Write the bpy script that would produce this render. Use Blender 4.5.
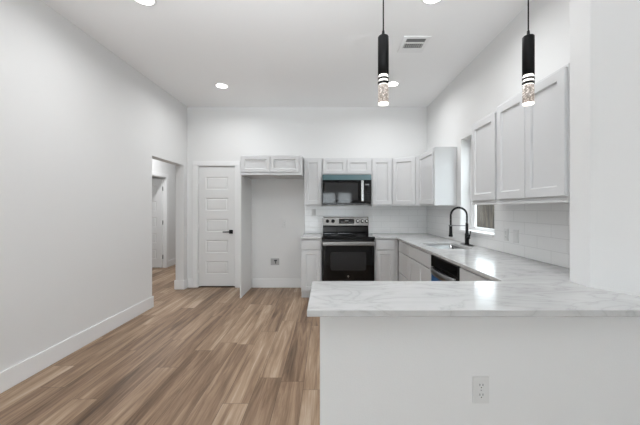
import bpy, bmesh, math, random
from mathutils import Vector, Matrix
from mathutils.geometry import tessellate_polygon

sc = bpy.context.scene
for o in list(bpy.data.objects):
    bpy.data.objects.remove(o)
COL = sc.collection
random.seed(4)

# ------------------------------------------------------------------ camera
CAM_Z = 1.33
cam_data = bpy.data.cameras.new('camera')
cam_data.sensor_width = 36.0
cam_data.lens = 305.0 * 36.0 / 640.0
cam_data.shift_x = -7.0 / 640.0
cam_data.shift_y = -3.8 / 640.0
cam_data.clip_start = 0.05
cam = bpy.data.objects.new('camera', cam_data)
COL.objects.link(cam)
cam.location = (0, 0, CAM_Z)
cam.rotation_euler = (math.pi / 2, 0, 0)
sc.camera = cam

# ------------------------------------------------------------------ world, exposure, large lights
sc.view_settings.view_transform = 'Standard'
sc.view_settings.look = 'None'
sc.view_settings.gamma = 1.0
sc.view_settings.use_curve_mapping = False
sc.view_settings.exposure = 0.12

world = bpy.data.worlds.new('world')
sc.world = world
world.use_nodes = True
wn = world.node_tree.nodes['Background']
wn.inputs['Color'].default_value = (0.86, 0.93, 1.0, 1)
wn.inputs['Strength'].default_value = 5.5

CEIL = 3.05
XL, XR, YB = -2.36, 1.69, 5.15
REAR_W = 0.8               # each unseen lamp added behind the camera
RECESSED_W = 9.5          # each recessed lamp
WINDOW_W = 10.0            # daylight through each rear window
BOUNCE_W = 39.0
PATIO_FILL_W = 17.0             # fill light from the added patio glazing in the rear wall


def area_light(name, loc, rot, w, h, power, color=(1, 1, 1), parent=None, shape='RECTANGLE', spread=None):
    d = bpy.data.lights.new(name, 'AREA')
    d.shape = shape
    d.size = w
    if shape in ('RECTANGLE', 'ELLIPSE'):
        d.size_y = h
    d.energy = power
    d.color = color
    if spread:
        d.spread = spread
    o = bpy.data.objects.new(name, d)
    COL.objects.link(o)
    o.location = loc
    o.rotation_euler = rot
    if parent:
        o.parent = parent
    return o


area_light('daylight', (0.08, -4.93, 1.5), (math.pi / 2, 0, 0), 0.62, 1.15, WINDOW_W, (0.90, 0.955, 1))
area_light('daylight', (0.83, -4.93, 1.5), (math.pi / 2, 0, 0), 0.62, 1.15, WINDOW_W, (0.90, 0.955, 1))
area_light('daylight', (-1.3, -4.93, 1.08), (math.pi / 2, 0, 0), 1.5, 1.9, PATIO_FILL_W, (0.94, 0.972, 1))  # front fill added behind the camera, set at the made-up patio glazing
# unseen fill added to brighten the ceiling, in place of a bounced flash
area_light('bounce_fill', (-0.4, -0.8, 1.55), (math.radians(180 - 46), 0, 0), 1.2, 1.2, BOUNCE_W, (0.93, 0.968, 1), spread=math.radians(78))


# ------------------------------------------------------------------ materials
def mat(name, base=(0.8, 0.8, 0.8), rough=0.5, metal=0.0, spec=0.5, emit=None, estr=0.0, bump=None, coat=0.0):
    m = bpy.data.materials.new(name)
    m.use_nodes = True
    nt = m.node_tree
    b = nt.nodes['Principled BSDF']
    b.inputs['Base Color'].default_value = (*base, 1)
    b.inputs['Roughness'].default_value = rough
    b.inputs['Metallic'].default_value = metal
    b.inputs['Specular IOR Level'].default_value = spec
    b.inputs['Coat Weight'].default_value = coat
    if emit:
        b.inputs['Emission Color'].default_value = (*emit, 1)
        b.inputs['Emission Strength'].default_value = estr
    if bump:
        scale, strength, dist = bump
        tc = nt.nodes.new('ShaderNodeTexCoord')
        n = nt.nodes.new('ShaderNodeTexNoise')
        n.inputs['Scale'].default_value = scale
        n.inputs['Detail'].default_value = 3
        bp = nt.nodes.new('ShaderNodeBump')
        bp.inputs['Strength'].default_value = strength
        bp.inputs['Distance'].default_value = dist
        nt.links.new(tc.outputs['Object'], n.inputs['Vector'])
        nt.links.new(n.outputs['Fac'], bp.inputs['Height'])
        nt.links.new(bp.outputs['Normal'], b.inputs['Normal'])
    return m


def N(nt, t, **kw):
    n = nt.nodes.new(t)
    for k, v in kw.items():
        setattr(n, k, v)
    return n


def math_node(nt, op, a, b=None):
    n = nt.nodes.new('ShaderNodeMath')
    n.operation = op
    for i, v in enumerate((a, b)):
        if v is None:
            continue
        if isinstance(v, (int, float)):
            n.inputs[i].default_value = v
        else:
            nt.links.new(v, n.inputs[i])
    return n.outputs[0]


def ramp(nt, fac, stops, interp='LINEAR'):
    r = nt.nodes.new('ShaderNodeValToRGB')
    r.color_ramp.interpolation = interp
    el = r.color_ramp.elements
    while len(el) > 1:
        el.remove(el[-1])
    el[0].position = stops[0][0]
    el[0].color = (*stops[0][1], 1)
    for p, c in stops[1:]:
        e = el.new(p)
        e.color = (*c, 1)
    nt.links.new(fac, r.inputs[0])
    return r.outputs[0]


def floor_material():
    m = mat('plank_floor', rough=0.42, spec=0.35)
    nt = m.node_tree
    L = nt.links
    b = nt.nodes['Principled BSDF']
    tc = N(nt, 'ShaderNodeTexCoord')
    sep = N(nt, 'ShaderNodeSeparateXYZ')
    L.new(tc.outputs['Object'], sep.inputs[0])
    W, LEN = 0.178, 1.22
    xs = math_node(nt, 'DIVIDE', sep.outputs['X'], W)
    col = math_node(nt, 'FLOOR', xs)
    wn1 = N(nt, 'ShaderNodeTexWhiteNoise', noise_dimensions='1D')
    L.new(col, wn1.inputs['W'])
    ys = math_node(nt, 'ADD', math_node(nt, 'DIVIDE', sep.outputs['Y'], LEN), wn1.outputs['Value'])
    row = math_node(nt, 'FLOOR', ys)
    cv = N(nt, 'ShaderNodeCombineXYZ')
    L.new(col, cv.inputs[0])
    L.new(row, cv.inputs[1])
    wn2 = N(nt, 'ShaderNodeTexWhiteNoise', noise_dimensions='3D')
    L.new(cv.outputs[0], wn2.inputs['Vector'])
    plank = wn2.outputs['Value']
    # grain, stretched along the plank and shifted from plank to plank
    gx = math_node(nt, 'MULTIPLY', sep.outputs['X'], 17.0)
    gy = math_node(nt, 'MULTIPLY', sep.outputs['Y'], 1.1)
    gz = math_node(nt, 'MULTIPLY', plank, 37.0)
    gv = N(nt, 'ShaderNodeCombineXYZ')
    L.new(gx, gv.inputs[0]); L.new(gy, gv.inputs[1]); L.new(gz, gv.inputs[2])
    n1 = N(nt, 'ShaderNodeTexNoise')
    n1.inputs['Scale'].default_value = 1.0
    n1.inputs['Detail'].default_value = 5.0
    n1.inputs['Roughness'].default_value = 0.62
    n1.inputs['Distortion'].default_value = 0.6
    L.new(gv.outputs[0], n1.inputs['Vector'])
    fx = math_node(nt, 'MULTIPLY', sep.outputs['X'], 90.0)
    fy = math_node(nt, 'MULTIPLY', sep.outputs['Y'], 4.0)
    fv = N(nt, 'ShaderNodeCombineXYZ')
    L.new(fx, fv.inputs[0]); L.new(fy, fv.inputs[1]); L.new(gz, fv.inputs[2])
    n2 = N(nt, 'ShaderNodeTexNoise')
    n2.inputs['Scale'].default_value = 1.0
    n2.inputs['Detail'].default_value = 3.0
    L.new(fv.outputs[0], n2.inputs['Vector'])
    mixv = math_node(nt, 'ADD', math_node(nt, 'MULTIPLY', n1.outputs['Fac'], 0.85),
                     math_node(nt, 'ADD', math_node(nt, 'MULTIPLY', n2.outputs['Fac'], 0.22),
                               math_node(nt, 'ADD', 0.03, math_node(nt, 'MULTIPLY', plank, 0.22))))
    c = ramp(nt, mixv, [(0.43, (0.092, 0.055, 0.032)), (0.57, (0.203, 0.128, 0.080)),
                        (0.68, (0.292, 0.193, 0.124)), (0.79, (0.400, 0.282, 0.190)),
                        (0.92, (0.540, 0.425, 0.325))])
    # seams between planks
    fr = math_node(nt, 'FRACT', xs)
    ex = math_node(nt, 'MINIMUM', fr, math_node(nt, 'SUBTRACT', 1.0, fr))
    fry = math_node(nt, 'FRACT', ys)
    ey = math_node(nt, 'MULTIPLY', math_node(nt, 'MINIMUM', fry, math_node(nt, 'SUBTRACT', 1.0, fry)), LEN / W)
    seam = math_node(nt, 'LESS_THAN', math_node(nt, 'MINIMUM', ex, ey), 0.010)
    mx = N(nt, 'ShaderNodeMix', data_type='RGBA')
    L.new(math_node(nt, 'MULTIPLY', seam, 0.7), mx.inputs['Factor'])
    L.new(c, mx.inputs['A'])
    mx.inputs['B'].default_value = (0.07, 0.045, 0.03, 1)
    L.new(mx.outputs['Result'], b.inputs['Base Color'])
    return m


def marble_material():
    m = mat('veined_quartz', rough=0.2, spec=0.5)
    nt = m.node_tree
    L = nt.links
    b = nt.nodes['Principled BSDF']
    tc = N(nt, 'ShaderNodeTexCoord')
    mp = N(nt, 'ShaderNodeMapping')
    mp.inputs['Rotation'].default_value = (0, 0, 0.5)
    mp.inputs['Scale'].default_value = (1.0, 2.2, 1.0)
    L.new(tc.outputs['Object'], mp.inputs[0])
    n1 = N(nt, 'ShaderNodeTexNoise')
    n1.inputs['Scale'].default_value = 2.6
    n1.inputs['Detail'].default_value = 5
    n1.inputs['Distortion'].default_value = 1.4
    L.new(mp.outputs[0], n1.inputs['Vector'])
    v = math_node(nt, 'ABSOLUTE', math_node(nt, 'SUBTRACT', n1.outputs['Fac'], 0.5))
    veins = ramp(nt, v, [(0.0, (0.47, 0.47, 0.465)), (0.010, (0.53, 0.53, 0.525)), (0.05, (0.58, 0.58, 0.575)), (0.2, (0.61, 0.61, 0.605))])
    n2 = N(nt, 'ShaderNodeTexNoise')
    n2.inputs['Scale'].default_value = 5.0
    n2.inputs['Detail'].default_value = 4
    L.new(mp.outputs[0], n2.inputs['Vector'])
    cloud = ramp(nt, n2.outputs['Fac'], [(0.35, (0.92, 0.92, 0.92)), (0.65, (1, 1, 1))])
    mx = N(nt, 'ShaderNodeMix', data_type='RGBA', blend_type='MULTIPLY')
    mx.inputs['Factor'].default_value = 1.0
    L.new(veins, mx.inputs['A'])
    L.new(cloud, mx.inputs['B'])
    L.new(mx.outputs['Result'], b.inputs['Base Color'])
    return m


def tile_material(name, axis):
    """Running-bond white tiles; axis = world axis the courses run along."""
    m = mat(name, rough=0.16, spec=0.5)
    nt = m.node_tree
    L = nt.links
    b = nt.nodes['Principled BSDF']
    tc = N(nt, 'ShaderNodeTexCoord')
    sep = N(nt, 'ShaderNodeSeparateXYZ')
    L.new(tc.outputs['Object'], sep.inputs[0])
    cv = N(nt, 'ShaderNodeCombineXYZ')
    L.new(sep.outputs[axis], cv.inputs[0])
    L.new(math_node(nt, 'SUBTRACT', sep.outputs['Z'], 0.914), cv.inputs[1])
    br = N(nt, 'ShaderNodeTexBrick')
    br.inputs['Scale'].default_value = 1.0
    br.inputs['Brick Width'].default_value = 0.305
    br.inputs['Row Height'].default_value = 0.1
    br.inputs['Mortar Size'].default_value = 0.0022
    br.inputs['Mortar Smooth'].default_value = 0.3
    br.inputs['Color1'].default_value = (0.87, 0.87, 0.865, 1)
    br.inputs['Color2'].default_value = (0.86, 0.86, 0.855, 1)
    br.inputs['Mortar'].default_value = (0.73, 0.73, 0.725, 1)
    L.new(cv.outputs[0], br.inputs['Vector'])
    L.new(br.outputs['Color'], b.inputs['Base Color'])
    bp = N(nt, 'ShaderNodeBump')
    bp.invert = True
    bp.inputs['Strength'].default_value = 0.5
    bp.inputs['Distance'].default_value = 0.002
    L.new(br.outputs['Fac'], bp.inputs['Height'])
    L.new(bp.outputs['Normal'], b.inputs['Normal'])
    return m


def glass_material():
    m = bpy.data.materials.new('window_glass')
    m.use_nodes = True
    nt = m.node_tree
    nt.nodes.clear()
    out = N(nt, 'ShaderNodeOutputMaterial')
    tr = N(nt, 'ShaderNodeBsdfTransparent')
    tr.inputs[0].default_value = (0.94, 0.96, 0.95, 1)
    gl = N(nt, 'ShaderNodeBsdfGlossy')
    gl.inputs['Roughness'].default_value = 0.02
    fr = N(nt, 'ShaderNodeFresnel')
    fr.inputs[0].default_value = 1.45
    mx = N(nt, 'ShaderNodeMixShader')
    geo = N(nt, 'ShaderNodeNewGeometry')
    front = math_node(nt, 'SUBTRACT', 1.0, geo.outputs['Backfacing'])
    nt.links.new(math_node(nt, 'MULTIPLY', fr.outputs[0], front), mx.inputs[0])
    nt.links.new(tr.outputs[0], mx.inputs[1])
    nt.links.new(gl.outputs[0], mx.inputs[2])
    nt.links.new(mx.outputs[0], out.inputs[0])
    return m


def crystal_material():
    """Clear acrylic full of small bubbles, lit by the lamp's own LED."""
    m = mat('bubble_acrylic', (0.30, 0.28, 0.26), 0.08, spec=0.6)
    nt = m.node_tree
    L = nt.links
    b = nt.nodes['Principled BSDF']
    b.inputs['Transmission Weight'].default_value = 0.25
    tc = N(nt, 'ShaderNodeTexCoord')
    v = N(nt, 'ShaderNodeTexVoronoi')
    v.inputs['Scale'].default_value = 130
    L.new(tc.outputs['Object'], v.inputs['Vector'])
    c = ramp(nt, v.outputs['Distance'], [(0.10, (1.0, 0.97, 0.92)), (0.34, (0.46, 0.39, 0.34)), (0.65, (0.10, 0.075, 0.06))])
    L.new(c, b.inputs['Emission Color'])
    b.inputs['Emission Strength'].default_value = 0.85
    bp = N(nt, 'ShaderNodeBump')
    bp.inputs['Strength'].default_value = 0.6
    bp.inputs['Distance'].default_value = 0.003
    L.new(v.outputs['Distance'], bp.inputs['Height'])
    L.new(bp.outputs['Normal'], b.inputs['Normal'])
    return m


def steel_material():
    m = mat('brushed_steel', (0.30, 0.29, 0.28), 0.3, 1.0)
    nt = m.node_tree
    b = nt.nodes['Principled BSDF']
    tc = N(nt, 'ShaderNodeTexCoord')
    mp = N(nt, 'ShaderNodeMapping')
    mp.inputs['Scale'].default_value = (3, 3, 600)
    n = N(nt, 'ShaderNodeTexNoise')
    n.inputs['Scale'].default_value = 1
    nt.links.new(tc.outputs['Object'], mp.inputs[0])
    nt.links.new(mp.outputs[0], n.inputs['Vector'])
    c = ramp(nt, n.outputs['Fac'], [(0.3, (0.24, 0.24, 0.24)), (0.7, (0.38, 0.38, 0.38))])
    nt.links.new(c, b.inputs['Roughness'])
    return m


def fence_material():
    m = mat('weathered_wood', rough=0.85, spec=0.2)
    nt = m.node_tree
    b = nt.nodes['Principled BSDF']
    tc = N(nt, 'ShaderNodeTexCoord')
    mp = N(nt, 'ShaderNodeMapping')
    mp.inputs['Scale'].default_value = (14, 7, 1.5)
    n = N(nt, 'ShaderNodeTexNoise')
    n.inputs['Scale'].default_value = 1.2
    n.inputs['Detail'].default_value = 5
    nt.links.new(tc.outputs['Object'], mp.inputs[0])
    nt.links.new(mp.outputs[0], n.inputs['Vector'])
    c = ramp(nt, n.outputs['Fac'], [(0.35, (0.014, 0.012, 0.011)), (0.5, (0.036, 0.027, 0.020)), (0.65, (0.068, 0.054, 0.041))])
    nt.links.new(c, b.inputs['Base Color'])
    return m


M = {
    'wall': mat('painted_drywall', (0.78, 0.78, 0.775), 0.7, spec=0.25, bump=(160, 0.16, 0.003)),
    'ceiling': mat('ceiling_paint', (0.90, 0.90, 0.90), 0.8, spec=0.2, bump=(140, 0.1, 0.003)),
    'trim': mat('white_trim_paint', (0.84, 0.84, 0.84), 0.42, spec=0.4),
    'door': mat('white_door_paint', (0.78, 0.78, 0.775), 0.45, spec=0.4),
    'cabinet': mat('white_cabinet_paint', (0.645, 0.648, 0.652), 0.4, spec=0.4),
    'dark_gap': mat('dark_interior', (0.03, 0.03, 0.03), 0.9),
    'gap_shade_brown': mat('door_gap_shade', (0.10, 0.07, 0.05), 0.6),  # shade of the gap under the closet door, as a colour
    'floor': floor_material(),
    'marble': marble_material(),
    'tile_x': tile_material('white_tile_along_back', 'X'),
    'tile_y': tile_material('white_tile_along_side', 'Y'),
    'edge': mat('tile_edge_trim', (0.45, 0.45, 0.44), 0.35, 0.6),
    'glass': glass_material(),
    'crystal': crystal_material(),
    'steel': steel_material(),
    'dark_steel': mat('dark_stainless', (0.20, 0.20, 0.20), 0.28, 1.0),
    'sink': mat('satin_steel', (0.36, 0.36, 0.36), 0.25, 1.0),
    'chrome': mat('bright_chrome', (0.75, 0.75, 0.75), 0.16, 1.0),
    'black': mat('matte_black_metal', (0.005, 0.005, 0.0055), 0.55, spec=0.2),
    'black_glass': mat('black_glass', (0.005, 0.005, 0.0055), 0.04, spec=0.32),
    'oven_window': mat('smoked_oven_glass', (0.03, 0.03, 0.031), 0.05, spec=0.32),
    'black_enamel': mat('black_enamel', (0.014, 0.014, 0.015), 0.22, spec=0.5),
    'burner': mat('grey_burner_mark', (0.07, 0.07, 0.07), 0.2),
    'film_teal': mat('teal_protective_film', (0.07, 0.138, 0.152), 0.3, spec=0.5),
    'film_blue': mat('blue_protective_film', (0.02, 0.12, 0.32), 0.3, spec=0.5),
    'plastic': mat('white_plastic', (0.70, 0.70, 0.69), 0.35, spec=0.4),
    'slot': mat('dark_slot', (0.03, 0.03, 0.03), 0.6),
    'grey_metal': mat('galvanised_grey', (0.42, 0.42, 0.42), 0.45, 0.5),
    'display': mat('display_glass', (0.01, 0.01, 0.012), 0.08),
    'digits': mat('display_print', (0.45, 0.46, 0.47), 0.5),
    'lens': mat('lit_lens', (1, 1, 1), 0.5, emit=(1.0, 0.985, 0.96), estr=6.0),
    'led': mat('lit_ring', (1, 1, 1), 0.4, emit=(1.0, 0.94, 0.84), estr=1.3),
    'fence': fence_material(),
    'grass': mat('ground_cover', (0.12, 0.12, 0.08), 0.95, bump=(30, 0.6, 0.03)),
    'vinyl': mat('white_vinyl', (0.84, 0.84, 0.84), 0.35),
}


# ------------------------------------------------------------------ mesh helper
class MB:
    def __init__(self):
        self.bm = bmesh.new()
        self.smooth = False

    def _merge(self, t):
        me = bpy.data.meshes.new('tmp')
        t.to_mesh(me)
        t.free()
        self.bm.from_mesh(me)
        bpy.data.meshes.remove(me)
        return self

    def box(self, x0, x1, y0, y1, z0, z1, bev=0.0, seg=2):
        t = bmesh.new()
        bmesh.ops.create_cube(t, size=1.0)
        for v in t.verts:
            v.co = Vector(((x0 + x1) / 2 + v.co.x * (x1 - x0), (y0 + y1) / 2 + v.co.y * (y1 - y0), (z0 + z1) / 2 + v.co.z * (z1 - z0)))
        if bev > 0:
            bmesh.ops.bevel(t, geom=t.edges[:], offset=bev, segments=seg, affect='EDGES', profile=0.5)
        bmesh.ops.recalc_face_normals(t, faces=t.faces[:])
        return self._merge(t)

    def cyl(self, p0, p1, r0, r1=None, seg=24, bev=0.0):
        r1 = r0 if r1 is None else r1
        p0, p1 = Vector(p0), Vector(p1)
        d = p1 - p0
        t = bmesh.new()
        bmesh.ops.create_cone(t, cap_ends=True, segments=seg, radius1=r0, radius2=r1, depth=d.length)
        if bev > 0:
            es = [e for e in t.edges if e.calc_face_angle(0) > 0.9]
            bmesh.ops.bevel(t, geom=es, offset=bev, segments=2, affect='EDGES')
        for f in t.faces:
            if len(f.verts) == 4:
                f.smooth = True
        q = d.to_track_quat('Z', 'Y')
        mtx = Matrix.Translation((p0 + p1) / 2) @ q.to_matrix().to_4x4()
        bmesh.ops.transform(t, matrix=mtx, verts=t.verts[:])
        return self._merge(t)

    def lathe(self, prof, cx=0, cy=0, seg=32):
        """prof: list of (r, z); closed at both ends by r = 0 or by caps."""
        bm = self.bm
        rings = []
        for r, z in prof:
            rings.append([bm.verts.new((cx + r * math.cos(2 * math.pi * k / seg), cy + r * math.sin(2 * math.pi * k / seg), z)) for k in range(seg)])
        for a, b in zip(rings, rings[1:]):
            for k in range(seg):
                f = bm.faces.new((a[k], a[(k + 1) % seg], b[(k + 1) % seg], b[k]))
                f.smooth = True
        bm.faces.new(list(reversed(rings[0])))
        bm.faces.new(rings[-1])
        return self

    def tube(self, pts, r, seg=12):
        bm = self.bm
        pts = [Vector(p) for p in pts]
        rings = []
        up = None
        for i, p in enumerate(pts):
            a = pts[max(0, i - 1)]
            b = pts[min(len(pts) - 1, i + 1)]
            t = (b - a).normalized()
            if up is None:
                up = t.orthogonal().normalized()
            up = (up - t * up.dot(t)).normalized()
            s = t.cross(up)
            rr = r[i] if isinstance(r, (list, tuple)) else r
            rings.append([bm.verts.new(p + (up * math.cos(2 * math.pi * k / seg) + s * math.sin(2 * math.pi * k / seg)) * rr) for k in range(seg)])
        for a, b in zip(rings, rings[1:]):
            for k in range(seg):
                f = bm.faces.new((a[k], a[(k + 1) % seg], b[(k + 1) % seg], b[k]))
                f.smooth = True
        bm.faces.new(list(reversed(rings[0])))
        bm.faces.new(rings[-1])
        return self

    def prism(self, outer, z0, z1, holes=()):
        """Vertical prism over a plan polygon, with holes cut right through."""
        loops = [[Vector((p[0], p[1], 0)) for p in outer]] + [[Vector((p[0], p[1], 0)) for p in h] for h in holes]
        flat = [p for l in loops for p in l]
        bm = self.bm
        top = [bm.verts.new((p.x, p.y, z1)) for p in flat]
        bot = [bm.verts.new((p.x, p.y, z0)) for p in flat]
        for tri in tessellate_polygon(loops):
            bm.faces.new([top[i] for i in tri])
            bm.faces.new([bot[i] for i in reversed(tri)])
        i0 = 0
        for l in loops:
            n = len(l)
            for k in range(n):
                a, b = i0 + k, i0 + (k + 1) % n
                bm.faces.new((bot[a], bot[b], top[b], top[a]))
            i0 += n
        return self

    def extrude_x(self, prof, x0, x1):
        """Profile of (y, z) points swept along x."""
        bm = self.bm
        a = [bm.verts.new((x0, p[0], p[1])) for p in prof]
        b = [bm.verts.new((x1, p[0], p[1])) for p in prof]
        n = len(prof)
        for k in range(n):
            bm.faces.new((a[k], a[(k + 1) % n], b[(k + 1) % n], b[k]))
        bm.faces.new(a)
        bm.faces.new(list(reversed(b)))
        return self

    def panelled(self, x0, x1, z0, z1, yf, t, panels, slope=0.010, depth=0.008, raise_=0.0, chamf=0.003):
        """A slab whose front (facing -y) has panels sunk into it with sloped sides.
        panels: list of (px0, px1, pz0, pz1), stacked vertically with equal px."""
        bm = self.bm
        yb = yf + t
        V = lambda x, y, z: bm.verts.new((x, y, z))

        def ring(r0, y0, r1, y1):
            q0 = [(r0[0], y0, r0[2]), (r0[1], y0, r0[2]), (r0[1], y0, r0[3]), (r0[0], y0, r0[3])]
            q1 = [(r1[0], y1, r1[2]), (r1[1], y1, r1[2]), (r1[1], y1, r1[3]), (r1[0], y1, r1[3])]
            for k in range(4):
                j = (k + 1) % 4
                bm.faces.new((V(*q0[k]), V(*q0[j]), V(*q1[j]), V(*q1[k])))

        def quad(r, y, flip=False):
            vs = [V(r[0], y, r[2]), V(r[1], y, r[2]), V(r[1], y, r[3]), V(r[0], y, r[3])]
            bm.faces.new(list(reversed(vs)) if flip else vs)

        O = (x0, x1, z0, z1)
        I = (x0 + chamf, x1 - chamf, z0 + chamf, z1 - chamf)
        quad(O, yb, True)
        ring(O, yb, O, yf + chamf)
        ring(O, yf + chamf, I, yf)
        ps = sorted(panels, key=lambda p: p[2])
        px0, px1 = ps[0][0], ps[0][1]
        quad((I[0], px0, I[2], I[3]), yf)
        quad((px1, I[1], I[2], I[3]), yf)
        z = I[2]
        for p in ps:
            quad((px0, px1, z, p[2]), yf)
            z = p[3]
            a = p
            b = (p[0] + slope, p[1] - slope, p[2] + slope, p[3] - slope)
            ring(a, yf, b, yf + depth)
            if raise_ > 0:
                c = (b[0] + .008, b[1] - .008, b[2] + .008, b[3] - .008)
                d = (c[0] + slope, c[1] - slope, c[2] + slope, c[3] - slope)
                ring(b, yf + depth, c, yf + depth)
                ring(c, yf + depth, d, yf + depth - raise_)
                quad(d, yf + depth - raise_)
            else:
                quad(b, yf + depth)
        quad((px0, px1, z, I[3]), yf)
        bmesh.ops.remove_doubles(bm, verts=bm.verts[:], dist=1e-6)
        return self

    def build(self, name, m, parent=None, bevel=0.0):
        bmesh.ops.recalc_face_normals(self.bm, faces=self.bm.faces[:])
        me = bpy.data.meshes.new(name)
        self.bm.to_mesh(me)
        self.bm.free()
        me.materials.append(m)
        o = bpy.data.objects.new(name, me)
        COL.objects.link(o)
        if parent is not None:
            o.parent = parent
        if bevel > 0:
            md = o.modifiers.new('soft_edge', 'BEVEL')
            md.width = bevel
            md.segments = 2
            md.limit_method = 'ANGLE'
            md.angle_limit = math.radians(50)
        return o


def tag(o, label, cat, group=None, kind=None):
    o['label'] = label
    o['category'] = cat
    if group:
        o['group'] = group
    if kind:
        o['kind'] = kind
    return o


def struct(o):
    o['kind'] = 'structure'
    return o


def thing(name, loc, rotz, label, cat, group=None):
    o = bpy.data.objects.new(name, None)
    o.empty_display_size = 0.05
    COL.objects.link(o)
    o.location = loc
    o.rotation_euler = (0, 0, rotz)
    if label:
        tag(o, label, cat, group)
    return o


def copy_tree(o, parent=None):
    c = o.copy()
    COL.objects.link(c)
    if parent is not None:
        c.parent = parent
    for ch in list(o.children):
        copy_tree(ch, c)
    return c


FACE_X = -math.pi / 2      # local front (-y) turned to face -x

# ------------------------------------------------------------------ room shell
WT = 0.138
WTH = 0.18
XLO = XL - WT
floor = struct(MB().box(-5.4, 2.2, -5.3, 8.3, -0.1, 0.0).build('floor', M['floor']))
ceil = struct(MB().box(-5.4, 2.2, -5.3, 8.3, CEIL, CEIL + 0.12).build('ceiling', M['ceiling']))

OY0, OY1, OZ = 4.115, 5.03, 2.045
mb = MB()
mb.box(XLO, XL, -5.15, OY0, 0, CEIL)
mb.box(XLO, XL, OY0, OY1, OZ, CEIL)
mb.box(XLO, XL, OY1, 8.15, 0, CEIL)
struct(mb.build('wall_left', M['wall']))

DX0, DX1, DZ = -2.180, -1.548, 2.050      # closet door opening in the back wall
mb = MB()
mb.box(XL, DX0, YB, YB + 0.12, 0, CEIL)
mb.box(DX0, DX1, YB, YB + 0.12, DZ, CEIL)
mb.box(DX1, XR + WTH, YB, YB + 0.12, 0, CEIL)
struct(mb.build('wall_back', M['wall']))

WY0, WY1, WZ0, WZ1 = 3.075, 3.846, 1.066, 2.20

mb = MB()
mb.box(XR, XR + WTH, 1.758, WY0, 0, CEIL)
mb.box(XR, XR + WTH, WY1, YB, 0, CEIL)
mb.box(XR, XR + WTH, WY0, WY1, 0, WZ0)
mb.box(XR, XR + WTH, WY0, WY1, WZ1, CEIL)
struct(mb.build('wall_right', M['wall']))

# wall end beside the counter: straight return, then a slanted face
CX = 1.395
def slant(y):
    return CX + (1.615 - y) * (0.09 / 0.16)
mb = MB()
mb.prism([(CX, 1.758), (CX, 1.615), (slant(0.75), 0.75), (slant(0.75), -5.15), (2.05, -5.15), (2.05, 1.758)], 0, CEIL)
col_o = mb.build('wall_corner', M['wall'], bevel=0.006)
struct(col_o)
col_o.data.materials[0] = M['wall']

mb = MB()
mb.box(-2.1, -0.5, -5.15, -5.0, 2.1, CEIL)
for a, b in ((XLO, -2.1), (-0.5, -0.25), (0.41, 0.50), (1.16, 2.05)):
    mb.box(a, b, -5.15, -5.0, 0, CEIL)
for a, b in ((-0.25, 0.41), (0.50, 1.16)):
    mb.box(a, b, -5.15, -5.0, 0, 0.9)
    mb.box(a, b, -5.15, -5.0, 2.1, CEIL)
struct(mb.build('wall_rear', M['wall']))

# hall beyond the doorway and the room beyond the hall
HX = -3.63
mb = MB()
mb.box(HX - 0.12, HX, 3.0, 6.05, 0, CEIL)
mb.box(HX - 0.12, HX, 6.05, 6.87, 2.03, CEIL)
mb.box(HX - 0.12, HX, 6.87, 8.15, 0, CEIL)
struct(mb.build('wall_hall', M['wall']))
mb = MB()
mb.box(-5.2, XLO, 8.15, 8.27, 0, CEIL)
mb.box(-5.2, XLO, 2.88, 3.0, 0, CEIL)
mb.box(-5.3, -5.2, 2.88, 8.27, 0, CEIL)
struct(mb.build('wall_beyond', M['wall']))
mb = MB()
mb.box(XL, -1.0, 6.1, 6.2, 0, CEIL)
mb.box(-1.1, -1.0, YB + 0.12, 6.1, 0, CEIL)
struct(mb.build('closet_light_block', M['dark_gap']))  # unseen dark box added to stop light leaking round the closet door

# half wall carrying the peninsula
PX0, PY0 = -0.031, 1.32
mb = MB()
mb.prism([(PX0, PY0), (slant(PY0), PY0), (CX, 1.615), (CX, 1.72), (PX0, 1.72)], 0, 0.886)
struct(mb.build('wall_peninsula', M['wall'], bevel=0.004))


# baseboards: rounded top edge
def baseboard(name, runs, h=0.15, t=0.016):
    mb = MB()
    for (xa, xb, ya, yb) in runs:
        mb.box(xa, xb, ya, yb, 0, h, 0.004)
    return struct(mb.build(name, M['trim']))


T = 0.016
baseboard('baseboard_left', [(XL, XL + T, -5.0, OY0 + T), (XLO - T, XL, OY0, OY0 + T)])
baseboard('baseboard_corner', [(XLO, XL + T, OY1 - T, OY1), (XL, XL + T, OY1, YB), (XL + T, -2.265, YB - T, YB), (XLO - T, XLO, OY1 - T, 8.1)])
baseboard('baseboard_back', [(-1.255, -0.388, YB - T, YB)])
baseboard('baseboard_hall', [(HX, HX + T, 3.0, 5.96), (HX, HX + T, 6.96, 8.1), (HX + T, XLO - T, 8.15 - T, 8.15)])


# ------------------------------------------------------------------ doors
def five_panel(w, h, side_gap=0.105):
    rows = []
    ph, gap = 0.215, 0.142
    z = 0.205
    for k in range(5):
        rows.append((side_gap, w - side_gap, z, z + ph))
        z += ph + gap
    return rows


def lever_handle(parent, x, y, z, direction):
    h = MB().box(x - 0.032, x + 0.032, y - 0.009, y, z - 0.032, z + 0.032, 0.002)
    h = h.build('door_handle', M['black'], parent)
    l = MB()
    l.cyl((x, y - 0.009, z), (x, y - 0.05, z), 0.011, seg=16)
    xa, xb = sorted((x + direction * 0.125, x - direction * 0.012))
    l.box(xa, xb, y - 0.058, y - 0.044, z - 0.010, z + 0.010, 0.003)
    l.build('lever', M['black'], h)


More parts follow.
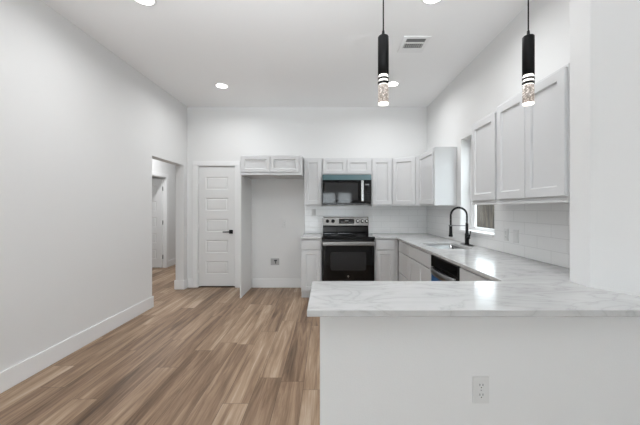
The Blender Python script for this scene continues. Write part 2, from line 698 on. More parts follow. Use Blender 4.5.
d1 = thing('door_1', (0, YB, 0), 0, None, None)
struct(d1)
W1 = 0.612
slab = MB().panelled(DX0 + 0.010, DX1 - 0.010, 0.022, DZ - 0.012, 0.012, 0.036,
                     [(DX0 + 0.010 + a, DX0 + 0.010 + b, 0.022 + c, 0.022 + e) for a, b, c, e in five_panel(W1, 2.016, 0.115)],
                     slope=0.012, depth=0.010, raise_=0.006).build('slab', M['door'], d1)
mb = MB()
JW = 0.082
mb.box(DX0 - JW, DX0 - 0.004, -0.018, 0, 0, DZ + JW, 0.004)
mb.box(DX1 + 0.004, DX1 + JW, -0.018, 0, 0, DZ + JW, 0.004)
mb.box(DX0 - JW, DX1 + JW, -0.019, 0, DZ + 0.004, DZ + JW, 0.004)
mb.build('casing', M['trim'], d1)
mb = MB()
mb.box(DX0 - 0.004, DX0 + 0.006, -0.002, 0.115, 0, DZ + 0.004)
mb.box(DX1 - 0.006, DX1 + 0.004, -0.002, 0.115, 0, DZ + 0.004)
mb.box(DX0, DX1, -0.002, 0.115, DZ - 0.006, DZ + 0.004)
mb.box(DX0 + 0.006, DX0 + 0.03, 0.052, 0.07, 0, DZ)
mb.box(DX1 - 0.03, DX1 - 0.006, 0.052, 0.07, 0, DZ)
mb.build('jamb', M['trim'], d1)
for z in (0.25, 1.02, 1.76):
    MB().cyl((DX0 + 0.008, 0.004, z - 0.045), (DX0 + 0.008, 0.004, z + 0.045), 0.007, seg=12).build('hinge', M['trim'], d1)
lever_handle(d1, DX1 - 0.075, 0.012, 0.94, -1)
MB().box(DX0, DX1, 0.0, 0.11, 0.0, 0.008, 0.002).build('gap_shade_strip', M['gap_shade_brown'], d1)  # strip coloured as the shade in the gap below the door

# open door in the hall, swung back flat to the viewer
d2 = thing('door_2', (HX, 6.87, 0), 0, None, None)
struct(d2)
W2 = 0.76
o = MB().panelled(-0.06 - W2, -0.06, 0.012, 2.0, -0.045, 0.036,
                  [(-0.06 - W2 + a, -0.06 - W2 + b, c, e) for a, b, c, e in five_panel(W2, 1.99, 0.125)],
                  slope=0.012, depth=0.010, raise_=0.006).build('slab', M['door'], d2)
mb = MB()
mb.box(0, 0.018, 0.0, 0.085, 0, 2.115, 0.003)
mb.box(0, 0.018, -0.905, -0.82, 0, 2.115, 0.003)
mb.box(0, 0.018, -0.82, 0.0, 2.03, 2.115, 0.003)
mb.build('casing', M['trim'], d2)
mb = MB()
mb.box(-0.12, 0.0, -0.010, 0.0, 0, 2.03)
mb.box(-0.12, 0.0, -0.82, -0.81, 0, 2.03)
mb.box(-0.12, 0.0, -0.81, -0.010, 2.02, 2.03)
mb.build('jamb', M['trim'], d2)
for z in (0.25, 1.02, 1.78):
    MB().cyl((-0.052, -0.03, z - 0.045), (-0.052, -0.03, z + 0.045), 0.007, seg=12).build('hinge', M['black'], d2)

# ------------------------------------------------------------------ window over the sink
w1 = thing('window_1', (XR, 0, 0), 0, None, None)
struct(w1)
ym = (WY0 + WY1) / 2
mb = MB()
mb.box(-0.028, 0.122, WY0 - 0.012, WY1 + 0.012, WZ0 - 0.022, WZ0 + 0.004, 0.004)
mb.build('window_sill', M['trim'], w1)
fo = MB()
fx0, fx1 = 0.115, 0.175
fo.box(fx0, fx1, WY0, WY0 + 0.045, WZ0, WZ1, 0.003)
fo.box(fx0, fx1, WY1 - 0.045, WY1, WZ0, WZ1, 0.003)
fo.box(fx0, fx1, WY0 + 0.045, WY1 - 0.045, WZ0, WZ0 + 0.020, 0.003)
fo.box(fx0, fx1, WY0 + 0.045, WY1 - 0.045, WZ1 - 0.045, WZ1, 0.003)
fo = fo.build('window_frame', M['vinyl'], w1)
sa = MB()
zm = (WZ0 + WZ1) / 2
for (za, zb, dx) in ((WZ0 + 0.020, zm + 0.02, 0.122), (zm - 0.02, WZ1 - 0.045, 0.146)):
    sa.box(dx, dx + 0.022, WY0 + 0.045, WY0 + 0.085, za, zb, 0.002)
    sa.box(dx, dx + 0.022, WY1 - 0.105, WY1 - 0.045, za, zb, 0.002)
    sa.box(dx, dx + 0.022, WY0 + 0.085, WY1 - 0.085, za, za + 0.022, 0.002)
    sa.box(dx, dx + 0.022, WY0 + 0.085, WY1 - 0.085, zb - 0.04, zb, 0.002)
sa = sa.build('sash', M['vinyl'], w1)
g = MB()
g.box(0.131, 0.135, WY0 + 0.08, WY1 - 0.08, WZ0 + 0.035, zm - 0.015)
g.box(0.155, 0.159, WY0 + 0.08, WY1 - 0.08, zm + 0.015, WZ1 - 0.08)
g.build('pane', M['glass'], sa)

for i, (a, b) in enumerate(((-0.25, 0.41), (0.50, 1.16))):
    w = struct(thing('window_%d' % (i + 2), (0, -5.0, 0), 0, None, None))
    mb = MB()
    mb.box(a, a + 0.05, -0.14, -0.09, 0.9, 2.1)
    mb.box(b - 0.05, b, -0.14, -0.09, 0.9, 2.1)
    mb.box(a + 0.05, b - 0.05, -0.14, -0.09, 0.9, 0.95)
    mb.box(a + 0.05, b - 0.05, -0.14, -0.09, 2.05, 2.1)
    mb.box(a + 0.05, b - 0.05, -0.14, -0.09, 1.48, 1.52)
    mb.build('window_frame', M['vinyl'], w)
    MB().box(a + 0.045, b - 0.045, -0.118, -0.112, 0.945, 2.055).build('pane', M['glass'], w)

w = struct(thing('window_4', (0, -5.0, 0), 0, None, None))  # unseen patio glazing, added to give the front fill a source
mb = MB()
for a, b in ((-2.1, -2.04), (-1.33, -1.27), (-0.56, -0.5)):
    mb.box(a, b, -0.14, -0.08, 0.0, 2.1)
for a, b in ((-2.04, -1.33), (-1.27, -0.56)):
    mb.box(a, b, -0.14, -0.08, 0.0, 0.07)
    mb.box(a, b, -0.14, -0.08, 2.04, 2.1)
mb.build('window_frame', M['vinyl'], w)
for a, b in ((-2.045, -1.325), (-1.275, -0.555)):
    MB().box(a, b, -0.114, -0.108, 0.065, 2.045).build('pane', M['glass'], w)

# outdoors seen through the window: ground and a board fence
struct(MB().box(2.2, 9.0, -2, 12, -0.35, -0.25).build('ground', M['grass']))
fn = thing('wood_fence', (4.6, 0, -0.25), 0, 'weathered brown board fence outside the window over the sink', 'fence')
mb = MB()
y = 1.0
while y < 11.0:
    mb.box(-0.01, 0.01, y, y + 0.135, 0.03, 2.35 + random.uniform(-0.012, 0.012), 0.002, 1)
    y += 0.142
mb.build('boards', M['fence'], fn)
for z in (0.4, 1.2, 2.0):
    MB().box(0.01, 0.05, 1.0, 11.0, z, z + 0.09).build('rail', M['fence'], fn)
for y in (1.2, 3.6, 6.0, 8.4, 10.8):
    MB().box(0.05, 0.14, y, y + 0.09, 0.0, 2.3).build('post', M['fence'], fn)

# ------------------------------------------------------------------ backsplash tiles
mb = MB()
mb.box(-0.372, XR - 0.010, YB - 0.010, YB, 0.916, 1.372)
bs = mb.build('trim_1', M['tile_x']); struct(bs)
mb = MB().box(-0.378, -0.372, YB - 0.013, YB, 0.916, 1.372)
e = mb.build('tile_edge', M['edge'], bs)
mb = MB()
mb.box(XR - 0.010, XR, 1.760, WY0 - 0.013, 0.916, 1.384)
mb.box(XR - 0.010, XR, WY0 - 0.013, WY1 + 0.013, 0.916, WZ0 - 0.023)
mb.box(XR - 0.010, XR, WY1 + 0.013, YB - 0.010, 0.916, 1.372)
struct(mb.build('trim_2', M['tile_y']))

# ------------------------------------------------------------------ cabinets
CAB = M['cabinet']
DT = 0.019
STILE = 0.058


def shaker(x0, x1, z0, z1, parent, name='door', frame=STILE, yf=-DT):
    return MB().panelled(x0, x1, z0, z1, yf, DT - 0.0005, [(x0 + frame, x1 - frame, z0 + frame, z1 - frame)],
                         slope=0.008, depth=0.012).build(name, CAB, parent)


def slab_front(x0, x1, z0, z1, parent, name='drawer'):
    return MB().box(x0, x1, -DT, -0.0005, z0, z1, 0.004).build(name, CAB, parent)


def hollow_body(w, d, z0, z1, parent, t=0.018):
    mb = MB()
    mb.box(0, t, 0, d, z0, z1)
    mb.box(w - t, w, 0, d, z0, z1)
    mb.box(t, w - t, 0, d, z0, z0 + t)
    mb.box(t, w - t, d - 0.008, d, z0 + t, z1)
    mb.box(t, w - t, 0, t, z1 - 0.06, z1)
    mb.box(t, w - t, 0, t, z0 + t, z0 + 0.06)
    return mb.build('body', CAB, parent)


def wall_cab(loc, rot, w, d, z0, z1, doors, label, rail=0.0, reveal=0.012, bottom=0.022):
    """doors: number of doors side by side.  Local x along the front, y into the wall."""
    t = thing('wall_cabinet', loc, rot, label, 'cabinet', 'white wall cabinets')
    MB().box(0, w, 0, d, z0, z1, 0.0015, 1).build('body', CAB, t)
    n = doors
    gap = 0.004
    wd = (w - 2 * reveal - (n - 1) * gap) / n
    for k in range(n):
        a = reveal + k * (wd + gap)
        shaker(a, a + wd, z0 + bottom, z1 - 0.018, t)
    if rail:
        MB().box(0, w, -0.010, 0.012, z0 - rail, z0 - 0.0005, 0.002).build('light_rail', CAB, t)
    return t


UB, UT = 1.373, 2.135
YU = 4.84                        # front of the back-wall cabinet boxes
UD = YB - YU - 0.001
# over the refrigerator space (full depth)
t = thing('wall_cabinet', (-1.276, 4.56, 0), 0, 'short two-door white cabinet bridging the empty refrigerator space', 'cabinet', 'white wall cabinets')
MB().box(-0.018, 0.900, 0, YB - 4.561, 1.834, 2.130, 0.0015, 1).build('body', CAB, t)
shaker(-0.004, 0.425, 1.874, 2.118, t, frame=0.05)
shaker(0.431, 0.862, 1.874, 2.118, t, frame=0.05)
MB().box(-0.018, 0.900, -0.016, -0.0005, 1.832, 1.866, 0.003).build('bottom_rail', CAB, t)

fp = MB().box(-1.294, -1.276, 4.53, YB - 0.001, 0.0, 1.832, 0.0015, 1).build('refrigerator_panel', M['door'])
tag(fp, 'tall thin white side panel between the closet door and the refrigerator space', 'panel')

wall_cab((-0.368, YU, 0), 0, 0.292, UD, UB, UT, 1, 'tall single-door white wall cabinet left of the microwave')
wall_cab((-0.074, YU, 0), 0, 0.776, UD, 1.868, UT, 2, 'short two-door white wall cabinet directly above the microwave', bottom=0.012)
wall_cab((0.704, YU, 0), 0, 0.330, UD, UB, UT, 1, 'tall single-door white wall cabinet right of the microwave')

# diagonal corner cabinet
xa, ya, xb, yb = 1.036, YU, 1.398, 4.605
t = thing('wall_cabinet', (xa, ya, 0), math.atan2(yb - ya, xb - xa), 'diagonal-fronted white wall cabinet in the far corner over the counter', 'cabinet', 'white wall cabinets')
dl = math.hypot(xb - xa, yb - ya)
inv = Matrix.Rotation(-math.atan2(yb - ya, xb - xa), 2)
poly = [inv @ Vector((px - xa, py - ya)) for px, py in ((xa, ya), (xb, yb), (XR - 0.011, yb), (XR - 0.011, YB - 0.011), (xa, YB - 0.011))]
MB().prism(poly, UB, UT).build('body', CAB, t)
shaker(0.016, dl - 0.060, UB + 0.022, UT - 0.018, t)

# right wall, beyond the window
wall_cab((1.398, 4.603, 0), FACE_X, 0.643, XR - 1.398 - 0.001, UB, UT, 1, 'single-door white wall cabinet on the right wall beyond the window', reveal=0.02)
# right wall, near side of the window
wall_cab((1.398, 2.925, 0), FACE_X, 0.430, XR - 1.398 - 0.001, 1.384, 2.142, 1, 'single-door white wall cabinet overlapping the near edge of the window', bottom=0.02, rail=0.018)
wall_cab((1.398, 2.492, 0), FACE_X, 0.730, XR - 1.398 - 0.001, 1.384, 2.172, 2, 'two-door white wall cabinet nearest the camera above the side backsplash', bottom=0.02, rail=0.018, reveal=0.01)


# base cabinets
def base_cab(loc, rot, w, d, label, layout, hollow=False, left=0.012, right=0.012):
    t = thing('base_cabinet', loc, rot, label, 'cabinet', 'white base cabinets')
    if hollow:
        hollow_body(w, d, 0.105, 0.886, t)
    else:
        MB().box(0, w, 0, d, 0.105, 0.886, 0.0015, 1).build('body', CAB, t)
    MB().box(0, w, 0.07, 0.085, 0, 0.104).build('toe_kick', CAB, t)
    MB().box(0, 0.018, 0.085, d, 0, 0.104).build('plinth', CAB, t)
    a, b = left, w - right
    if layout == 'drawer_door':
        slab_front(a, b, 0.728, 0.872, t)
        shaker(a, b, 0.125, 0.716, t)
    elif layout == 'drawers':
        for z0, z1 in ((0.728, 0.872), (0.430, 0.716), (0.125, 0.418)):
            slab_front(a, b, z0, z1, t)
    elif layout == 'sink':
        slab_front(a, b, 0.728, 0.872, t, 'false_front')
        m = (a + b) / 2
        shaker(a, m - 0.002, 0.125, 0.716, t)
        shaker(m + 0.002, b, 0.125, 0.716, t)
    return t


BY = 4.50
base_cab((-0.382, BY, 0), 0, 0.303, YB - BY - 0.012, 'narrow white base cabinet left of the range with one drawer', 'drawer_door')
base_cab((0.702, BY, 0), 0, 0.345, YB - BY - 0.012, 'white base cabinet right of the range with one drawer', 'drawer_door', left=0.018, right=0.055)
BX = 1.052
BD = XR - BX - 0.012
base_cab((BX, 4.480, 0), FACE_X, 0.590, BD, 'white base cabinet in the corner run with stacked drawers, before the sink', 'drawers', left=0.09)
base_cab((BX, 3.888, 0), FACE_X, 0.874, BD, 'wide white base cabinet under the sink with false front and two doors', 'sink', hollow=True)
base_cab((BX, 2.390, 0), FACE_X, 0.620, BD, 'white base cabinet between the dishwasher and the peninsula', 'drawer_door')

# ------------------------------------------------------------------ worktops
CZ0, CZ1 = 0.8872, 0.914
CYF, CXF = 4.462, 1.014
mb = MB().prism([(-0.388, CYF), (-0.079, CYF), (-0.079, YB - 0.001), (-0.388, YB - 0.001)], CZ0, CZ1)
o = mb.build('countertop', M['marble'], bevel=0.003)
tag(o, 'short white marbled countertop piece left of the range', 'countertop')


def rounded(x0, x1, y0, y1, r, n=5):
    pts = []
    for cx, cy, a0 in ((x1 - r, y1 - r, 0), (x0 + r, y1 - r, 90), (x0 + r, y0 + r, 180), (x1 - r, y0 + r, 270)):
        for k in range(n + 1):
            a = math.radians(a0 + 90 * k / n)
            pts.append((cx + r * math.cos(a), cy + r * math.sin(a)))
    return pts


SX0, SX1, SY0, SY1 = 1.145, 1.525, 3.165, 3.735
PFY = 1.249
outer = [(0.700, YB - 0.001), (0.700, CYF), (CXF, CYF), (CXF, 1.755), (-0.083, 1.755), (-0.083, PFY),
         (slant(PFY) - 0.001, PFY), (CX - 0.001, 1.615), (CX - 0.001, 1.7575), (CX + 0.02, 1.7595), (XR - 0.0005, 1.7595), (XR - 0.0005, YB - 0.001)]
mb = MB().prism(outer, CZ0, CZ1, [rounded(SX0, SX1, SY0, SY1, 0.03)])
o = mb.build('countertop', M['marble'], bevel=0.003)
tag(o, 'long white marbled countertop wrapping from the range past the sink to the peninsula', 'countertop')

# ------------------------------------------------------------------ sink
sk = thing('kitchen_sink', ((SX0 + SX1) / 2, (SY0 + SY1) / 2, CZ0), 0, 'undermount stainless steel sink set in the side countertop', 'sink')
hx, hy = (SX1 - SX0) / 2, (SY1 - SY0) / 2
mb = MB()
bm = mb.bm
def loop(pts, z):
    return [bm.verts.new((p[0], p[1], z)) for p in pts]
rings = [loop(rounded(-hx - 0.022, hx + 0.022, -hy - 0.022, hy + 0.022, 0.04), -0.001),
         loop(rounded(-hx + 0.001, hx - 0.001, -hy + 0.001, hy - 0.001, 0.03), -0.001),
         loop(rounded(-hx + 0.006, hx - 0.006, -hy + 0.006, hy - 0.006, 0.03), -0.17),
         loop(rounded(-hx + 0.03, hx - 0.03, -hy + 0.03, hy - 0.03, 0.03), -0.20)]
for a, b in zip(rings, rings[1:]):
    for k in range(len(a)):
        bm.faces.new((a[k], a[(k + 1) % len(a)], b[(k + 1) % len(a)], b[k])).smooth = True
bm.faces.new(rings[-1])
bs_o = mb.build('basin', M['sink'], sk)
md = bs_o.modifiers.new('sheet', 'SOLIDIFY')
md.thickness = 0.0012
md.offset = -1
MB().lathe([(0.052, -0.1985), (0.055, -0.196), (0.045, -0.195), (0.038, -0.198)], seg=28).build('drain', M['chrome'], sk)

# ------------------------------------------------------------------ faucet
fc = thing('kitchen_faucet', (1.606, 3.50, CZ1), 0, 'matte black spring-neck pull-down faucet standing behind the sink', 'faucet')
MB().prism(rounded(-0.028, 0.028, -0.125, 0.125, 0.027), 0.0002, 0.006).build('base_plate', M['black'], fc)
MB().lathe([(0.027, 0.006), (0.027, 0.012), (0.0225, 0.02), (0.0225, 0.125), (0.019, 0.135), (0.016, 0.14), (0.016, 0.245), (0.013, 0.25)], seg=24).build('body', M['black'], fc)
# neck: riser, half-circle, drop
R_ = 0.093
neck = [(0, 0, 0.25), (0, 0, 0.30)]
for k in range(0, 25):
    a = math.pi * k / 24
    neck.append((-R_ + R_ * math.cos(a), 0, 0.335 + R_ * math.sin(a)))
neck += [(-2 * R_, 0, 0.30), (-2 * R_, 0, 0.22)]
hose = MB().tube(neck, 0.007, 10).build('neck_hose', M['black'], fc)
# coil spring wound round the neck
path = [Vector(p) for p in neck]
cum = [0.0]
for a, b in zip(path, path[1:]):
    cum.append(cum[-1] + (b - a).length)
tot = cum[-1]
turns = 46
pts = []
STEPS = turns * 10
for s in range(STEPS + 1):
    dist = tot * s / STEPS
    i = max(j for j in range(len(cum)) if cum[j] <= dist + 1e-9)
    i = min(i, len(path) - 2)
    f = (dist - cum[i]) / (cum[i + 1] - cum[i])
    c = path[i].lerp(path[i + 1], f)
    tg = (path[i + 1] - path[i]).normalized()
    nrm = Vector((0, 1, 0))
    bi = tg.cross(nrm)
    a = 2 * math.pi * turns * s / STEPS
    pts.append(c + (nrm * math.cos(a) + bi * math.sin(a)) * 0.0105)
MB().tube(pts, 0.0028, 6).build('spring', M['black'], fc)
MB().lathe([(0.012, 0.225), (0.017, 0.215), (0.019, 0.12), (0.023, 0.112), (0.023, 0.098), (0.017, 0.095)], cx=-2 * R_, seg=24).build('spray_head', M['black'], fc)
mb = MB().cyl((0, 0, 0.222), (-2 * R_ + 0.018, 0, 0.222), 0.0045, seg=12)
mb.lathe([(0.0215, 0.215), (0.0235, 0.218), (0.0235, 0.227), (0.0215, 0.23)], cx=-2 * R_, seg=24)
mb.build('support_arm', M['dark_steel'], fc)
lv = MB()
lv.cyl((0, 0, 0.085), (0, -0.052, 0.085), 0.014, seg=18)
lv.tube([(0, -0.045, 0.088), (0.004, -0.062, 0.115), (0.006, -0.075, 0.165)], [0.009, 0.007, 0.0055], 10)
lv.build('lever', M['black'], fc)

# ------------------------------------------------------------------ dishwasher
dw = thing('dishwasher', (BX - 0.004, 3.008, 0), FACE_X, 'black front dishwasher with blue film under the side countertop', 'dishwasher')
DWW = 0.614
MB().box(0.004, DWW - 0.004, 0.03, 0.58, 0.10, 0.868, 0.003).build('body', M['black_enamel'], dw)
MB().box(0.006, DWW - 0.006, -0.022, 0.029, 0.115, 0.760, 0.006).build('door', M['black_enamel'], dw)
mb = MB().box(0.006, DWW - 0.006, -0.018, 0.029, 0.764, 0.876, 0.008)
cp = mb.build('control_panel', M['black_glass'], dw)
pts = []
for k in range(17):
    f = k / 16
    pts.append((0.035 + f * (DWW - 0.07), -0.030 - 0.042 * math.sin(math.pi * f) ** 0.7, 0.742 ))
hb = MB()
bm = hb.bm
prev = None
for (x, y, z) in pts:
    r = [bm.verts.new((x, y - 0.006, z - 0.024)), bm.verts.new((x, y - 0.006, z + 0.020)), bm.verts.new((x, y + 0.008, z + 0.026)), bm.verts.new((x, y + 0.008, z - 0.028))]
    if prev:
        for k in range(4):
            bm.faces.new((prev[k], prev[(k + 1) % 4], r[(k + 1) % 4], r[k])).smooth = (k in (0, 2))
    else:
        bm.faces.new(r)
    prev = r
bm.faces.new(list(reversed(prev)))
hb.build('handle', M['dark_steel'], dw)
MB().box(0.004, 0.010, -0.024, -0.006, 0.764, 0.876).build('trim_strip', M['black'], dw)
MB().box(0.012, DWW - 0.012, -0.0235, -0.0222, 0.13, 0.700).build('protective_film', M['film_blue'], dw)
MB().box(0.01, DWW - 0.01, 0.06, 0.075, 0.0, 0.099).build('toe_kick', M['black'], dw)

# ------------------------------------------------------------------ range
RX0, RX1 = -0.076, 0.696
RWD = RX1 - RX0
rg = thing('electric_range', (RX0, 4.44, 0), 0, 'freestanding stainless and black glass electric range on the back wall', 'range')
MB().box(0.002, RWD - 0.002, 0.045, 0.685, 0.06, 0.905, 0.003).build('body', M['black_enamel'], rg)
for x, y in ((0.05, 0.1), (RWD - 0.05, 0.1), (0.05, 0.62), (RWD - 0.05, 0.62)):
    MB().cyl((x, y, 0), (x, y, 0.06), 0.018, seg=14).build('foot', M['black'], rg)
# storage drawer, oven door
MB().box(0.004, RWD - 0.004, 0.006, 0.044, 0.07, 0.235, 0.006).build('storage_drawer', M['black_enamel'], rg)
od = MB().box(0.004, RWD - 0.004, 0.0, 0.044, 0.245, 0.866, 0.006).build('oven_door', M['black_glass'], rg)
wd = MB().prism(rounded(0.125, RWD - 0.125, 0.43, 0.70, 0.03), 0.0, 0.002)
for v in wd.bm.verts:
    v.co = Vector((v.co.x, -0.0005 - v.co.z * 1.0, v.co.y))
wd.build('oven_window', M['oven_window'], od)
bd = MB().cyl((RWD / 2, 0.001, 0.345), (RWD / 2, -0.002, 0.345), 0.014, seg=24)
bdo = bd.build('badge', M['steel'], od)
rgm = MB()
pr = [(RWD / 2 + 0.009 * math.cos(a * math.pi / 12), -0.0028, 0.345 + 0.009 * math.sin(a * math.pi / 12)) for a in range(25)]
rgm.tube(pr, 0.0012, 6).build('badge_ring', M['black'], bdo)
hd = MB()
hd.box(0.010, RWD - 0.010, -0.042, -0.020, 0.796, 0.852, 0.008)
hd.box(0.03, 0.07, -0.024, 0.002, 0.806, 0.842, 0.003)
hd.box(RWD - 0.07, RWD - 0.03, -0.024, 0.002, 0.806, 0.842, 0.003)
hd.build('handle', M['steel'], od)
# cooktop
ck = MB().box(-0.001, RWD + 0.001, -0.018, 0.60, 0.880, 0.922, 0.006).build('cooktop', M['black_glass'], rg)
for cx, cy, r in ((0.20, 0.15, 0.10), (0.57, 0.15, 0.085), (0.20, 0.43, 0.075), (0.57, 0.43, 0.10)):
    ring = MB()
    for rr in (r, r * 0.6):
        ring.tube([(cx + rr * math.cos(a * math.pi / 20), cy + rr * math.sin(a * math.pi / 20), 0.9222) for a in range(41)], 0.0012, 4)
    ring.build('burner', M['burner'], ck)
# backguard: sloped black riser, steel console with sloped face
bg = MB().extrude_x([(0.595, 0.918), (0.685, 0.918), (0.685, 1.055), (0.640, 1.055), (0.612, 0.95), (0.595, 0.93)], 0.008, RWD - 0.008).build('riser', M['black_glass'], rg)
cs = MB().extrude_x([(0.590, 1.050), (0.690, 1.050), (0.690, 1.192), (0.632, 1.196), (0.610, 1.186)], 0.008, RWD - 0.008).build('control_console', M['steel'], rg, bevel=0.005)


def on_console(u, w):      # point on the sloped console face, w = 0..1 upward
    return Vector((u, 0.590 + 0.020 * w, 1.050 + 0.136 * w))


nrm = Vector((0, -0.136, 0.020)).normalized()
for px in (327.5, 333.0, 357.6, 362.4, 366.6):
    u = (px - 327) * (4.44 + 0.60) / 305 - RX0
    p = on_console(u, 0.55)
    kb = MB().cyl(p + nrm * 0.001, p + nrm * 0.008, 0.030, 0.028, seg=24).build('knob', M['black'], cs)
    k2 = MB().cyl(p + nrm * 0.008, p + nrm * 0.030, 0.021, 0.018, seg=24, bev=0.002)
    k2.build('grip', M['chrome'] if px > 340 else M['black'], kb)
dm = MB()
a, b = on_console(0, 0.24), on_console(0, 0.84)
u0, u1 = 0.275, 0.525
V = [dm.bm.verts.new(q) for q in ((u0, a.y - 0.0015, a.z), (u1, a.y - 0.0015, a.z), (u1, b.y - 0.0015, b.z), (u0, b.y - 0.0015, b.z),
                                  (u0, a.y + 0.004, a.z), (u1, a.y + 0.004, a.z), (u1, b.y + 0.004, b.z), (u0, b.y + 0.004, b.z))]
for f in ((0, 1, 2, 3), (7, 6, 5, 4), (0, 4, 5, 1), (1, 5, 6, 2), (2, 6, 7, 3), (3, 7, 4, 0)):
    dm.bm.faces.new([V[i] for i in f])
dsp = dm.build('display', M['display'], cs)
mk = MB()
for k in range(4):
    p = on_console(u0 + 0.03 + k * 0.016, 0.4)
    mk.box(p.x, p.x + 0.010, p.y - 0.003, p.y - 0.0012, p.z, p.z + 0.006)
    p = on_console(u1 - 0.09 + k * 0.018, 0.4)
    mk.box(p.x, p.x + 0.010, p.y - 0.003, p.y - 0.0012, p.z, p.z + 0.006)
p = on_console((u0 + u1) / 2 - 0.03, 0.55)
mk.box(p.x, p.x + 0.06, p.y - 0.004, p.y - 0.0012, p.z, p.z + 0.014)
mk.build('key_marks', M['digits'], dsp)

# ------------------------------------------------------------------ microwave
MW0, MW1 = -0.071, 0.692
MWW = MW1 - MW0
mw = thing('microwave', (MW0, 4.755, 0), 0, 'black over-the-range microwave with teal film along its top', 'microwave')
ZB, ZT = 1.396, 1.862
MB().box(0.003, MWW - 0.003, 0.03, YB - 4.755 - 0.012, ZB, ZT, 0.003).build('body', M['black_enamel'], mw)
mdr = MB().box(0.0, 0.612, 0.0, 0.029, ZB + 0.022, ZT - 0.086, 0.004).build('door', M['black_glass'], mw)
wv = MB().box(0.035, 0.555, -0.0012, 0.002, ZB + 0.07, ZT - 0.125, 0.0005, 1).build('door_window', M['oven_window'], mdr)
hm = MB()
hm.box(0.598, 0.640, -0.048, -0.026, ZB + 0.045, ZT - 0.092, 0.008)
hm.box(0.604, 0.611, -0.028, 0.002, ZB + 0.07, ZB + 0.10, 0.002)
hm.box(0.604, 0.611, -0.028, 0.002, ZT - 0.14, ZT - 0.11, 0.002)
hm.build('handle', M['chrome'], mdr)
cpn = MB().box(0.615, MWW, 0.0, 0.029, ZB + 0.022, ZT - 0.086, 0.004).build('control_panel', M['black_glass'], mw)
ds = MB().box(0.655, MWW - 0.02, -0.0012, 0.002, ZT - 0.175, ZT - 0.13).build('display', M['display'], cpn)
dg = MB()
for k in range(4):
    x = 0.672 + k * 0.014
    dg.box(x, x + 0.009, -0.0022, -0.001, ZT - 0.163, ZT - 0.145)
dg.build('digits', M['digits'], ds)
for r in range(5):
    for c in range(3):
        x = 0.664 + c * 0.027
        z = ZB + 0.06 + r * 0.036
        MB().box(x, x + 0.013, -0.0012, 0.001, z, z + 0.008).build('key', M['burner'], cpn)
MB().box(0.0, MWW, 0.004, 0.029, ZB, ZB + 0.020, 0.003).build('bottom_vent', M['black_enamel'], mw)
tv = MB().extrude_x([(0.001, ZT - 0.084), (0.03, ZT - 0.084), (0.03, ZT), (0.022, ZT)], 0.0, MWW).build('top_vent', M['black_enamel'], mw)
MB().extrude_x([(-0.0015, ZT - 0.083), (0.0005, ZT - 0.083), (0.0205, ZT - 0.002), (0.0185, ZT - 0.002)], 0.002, MWW - 0.002).build('protective_film', M['film_teal'], tv)


# ------------------------------------------------------------------ outlets
def outlet(loc, rot, label, w=0.072, h=0.116, duplex=True):
    t = thing('wall_outlet', loc, rot, label, 'outlet', 'white wall plates')
    pl = MB().box(-w / 2, w / 2, -0.006, 0, -h / 2, h / 2, 0.003).build('cover_plate', M['plastic'], t)
    if duplex:
        for s in (-1, 1):
            sk_ = MB().prism(rounded(-0.017, 0.017, s * 0.021 - 0.014, s * 0.021 + 0.014, 0.008), 0, 0.002)
            for v in sk_.bm.verts:
                v.co = Vector((v.co.x, -0.0055 - v.co.z * 1.2, v.co.y))
            so = sk_.build('socket', M['plastic'], t)
            sl = MB()
            for x in (-0.0065, 0.0065):
                sl.box(x - 0.0012, x + 0.0012, -0.0084, -0.0078, s * 0.021 - 0.001, s * 0.021 + 0.008)
            sl.cyl((0, -0.0084, s * 0.021 - 0.008), (0, -0.0078, s * 0.021 - 0.008), 0.0024, seg=10)
            sl.build('slots', M['slot'], so)
        MB().cyl((0, -0.0068, 0), (0, -0.005, 0), 0.003, seg=10).build('screw', M['grey_metal'], t)
    else:
        MB().box(-0.017, 0.017, -0.008, -0.005, -0.033, 0.033, 0.001).build('rocker', M['plastic'], t)
    return t


outlet((0.664, PY0 - 0.0005, 0.548), 0, 'white duplex outlet low on the front of the peninsula half wall')
outlet((XR - 0.0105, 2.855, 1.088), FACE_X, 'white duplex outlet on the side tiles, closer to the window sill')
outlet((XR - 0.0105, 2.705, 1.086), FACE_X, 'white rocker switch plate on the side tiles, farther from the window sill', w=0.078, duplex=False)
outlet((-0.222, YB - 0.0105, 1.265), 0, 'white rocker plate on the back tiles left of the range', duplex=False)
outlet((-0.722, YB - 0.0005, 1.075), 0, 'white duplex outlet halfway up the wall of the refrigerator space')

ib = thing('water_supply_box', (-0.878, YB, 0.435), 0, 'grey recessed water supply box low in the refrigerator space wall', 'supply box')
mb = MB()
mb.box(-0.072, 0.072, -0.005, 0.0, 0.045, 0.056, 0.001)
mb.box(-0.072, 0.072, -0.005, 0.0, -0.056, -0.045, 0.001)
mb.box(-0.072, -0.061, -0.005, 0.0, -0.045, 0.045, 0.001)
mb.box(0.061, 0.072, -0.005, 0.0, -0.045, 0.045, 0.001)
mb.build('frame', M['grey_metal'], ib)
MB().box(-0.061, 0.061, -0.0025, -0.0005, -0.045, 0.045).build('back_plate', M['grey_metal'], ib)
vm = MB().cyl((0.012, -0.004, -0.03), (0.012, -0.004, 0.02), 0.009, seg=12)
vm.box(-0.012, 0.036, -0.022, -0.008, 0.012, 0.034, 0.003)
vm.build('valve', M['slot'], ib)

# ------------------------------------------------------------------ ceiling fittings
spots = [(-1.47, 4.26, 'recessed ceiling light at far left, before the closet door'),
         (0.90, 4.20, 'recessed ceiling light half behind the left pendant'),
         (-1.50, 2.49, 'recessed ceiling light cut by the top edge at left'),
         (0.86, 2.47, 'recessed ceiling light at the top edge between the pendants')]
hidden = [(-1.50, 0.70), (-1.50, -1.1), (0.88, -1.1), (-1.5, -3.0), (0.88, -3.0)]


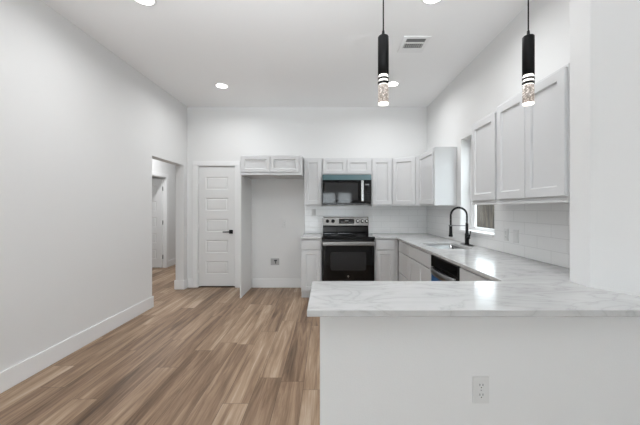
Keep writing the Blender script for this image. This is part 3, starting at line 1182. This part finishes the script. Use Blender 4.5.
def recessed(x, y, label, power, group='recessed ceiling lights'):
    t = thing('ceiling_light', (x, y, CEIL), 0, label, 'ceiling light', group)
    MB().lathe([(0.095, 0.0), (0.095, -0.004), (0.088, -0.008), (0.074, -0.006), (0.074, -0.001)], seg=32).build('trim_ring', M['trim'], t)
    MB().cyl((0, 0, -0.0075), (0, 0, -0.002), 0.074, seg=32).build('lens', M['lens'], t)
    area_light('lamp', (0, 0, -0.012), (0, 0, 0), 0.14, 0.14, power, (0.97, 0.985, 1.0), t, 'DISK', math.radians(163))
    return t


for x, y, l in spots:
    recessed(x, y, l, RECESSED_W)
for x, y in hidden:
    recessed(x, y, 'unseen recessed ceiling light added behind the viewer', REAR_W, 'added lights behind the viewer')  # unseen lamps added to light the room from behind
recessed(-3.05, 5.75, 'unseen recessed ceiling light added in the hall beyond the doorway', 25.0, 'added hall light')  # unseen lamp added to light the hall
recessed(-4.45, 5.3, 'unseen recessed ceiling light added in the room beyond the hall', 10.0, 'added light of the room beyond')  # unseen lamp added to brighten the open door slab

vt = thing('air_vent', (0.905, 3.19, CEIL), 0, 'white ceiling air vent with dark slots between the pendants', 'vent')
vw, vd = 0.135, 0.155
mb = MB()
fr = 0.037
mb.box(-vw, vw, -vd, -vd + fr, -0.010, 0, 0.002)
mb.box(-vw, vw, vd - fr - 0.045, vd, -0.010, 0, 0.002)
mb.box(-vw, -vw + fr, -vd + fr, vd - fr - 0.045, -0.010, 0, 0.002)
mb.box(vw - fr, vw, -vd + fr, vd - fr - 0.045, -0.010, 0, 0.002)
mb.box(-vw + fr, vw - fr, -0.045, -0.030, -0.010, 0, 0.002)
mb.build('frame', M['trim'], vt)
MB().box(-vw + fr, vw - fr, -vd + fr, vd - fr, -0.002, -0.0003).build('duct', M['slot'], vt)
for k in range(9):
    x = -vw + fr + 0.011 + k * 0.0215
    l = MB().box(x - 0.0025, x + 0.0025, -0.030, vd - fr - 0.045, -0.008, -0.0022)
    l.build('louver', M['trim'], vt)
for k in range(3):
    y = -vd + fr + 0.014 + k * 0.022
    MB().box(-vw + fr, vw - fr, y - 0.002, y + 0.002, -0.006, -0.0022).build('louver', M['grey_metal'], vt)


# ------------------------------------------------------------------ pendants
def pendant(x, y, label):
    zb = 1.842
    t = thing('pendant_light', (x, y, zb), 0, label, 'pendant light', 'cylinder pendants over the peninsula')
    R = 0.0265
    L = lambda v: v
    MB().lathe([(R - 0.001, 0.007), (R - 0.001, 0.092)], seg=32).build('crystal_shade', M['crystal'], t)
    MB().lathe([(0.0235, 0.0), (R - 0.001, 0.003), (R - 0.001, 0.0068)], seg=32).build('lit_rim', M['led'], t)
    MB().lathe([(R - 0.004, 0.092), (R - 0.004, 0.150)], seg=32).build('light_core', M['led'], t)
    for z0, z1 in ((0.098, 0.110), (0.121, 0.130)):
        MB().lathe([(R - 0.0035, z0), (R, z0), (R, z1), (R - 0.0035, z1)], seg=32).build('band', M['black'], t)
    MB().lathe([(R - 0.003, 0.144), (R, 0.144), (R, 0.331), (R - 0.003, 0.335), (0.008, 0.338), (0.006, 0.362), (0.003, 0.365)], seg=32).build('tube_body', M['black'], t)
    MB().cyl((0, 0, 0.36), (0, 0, CEIL - zb - 0.022), 0.0032, seg=10).build('cord', M['black'], t)
    MB().lathe([(0.006, CEIL - zb - 0.030), (0.055, CEIL - zb - 0.024), (0.060, CEIL - zb - 0.020), (0.060, CEIL - zb)], seg=32).build('canopy', M['black'], t)
    return t


pendant(0.277, 1.50, 'slim black pendant over the middle of the peninsula, the left one')
pendant(0.990, 1.50, 'slim black pendant nearer the slanted wall corner, the right one')
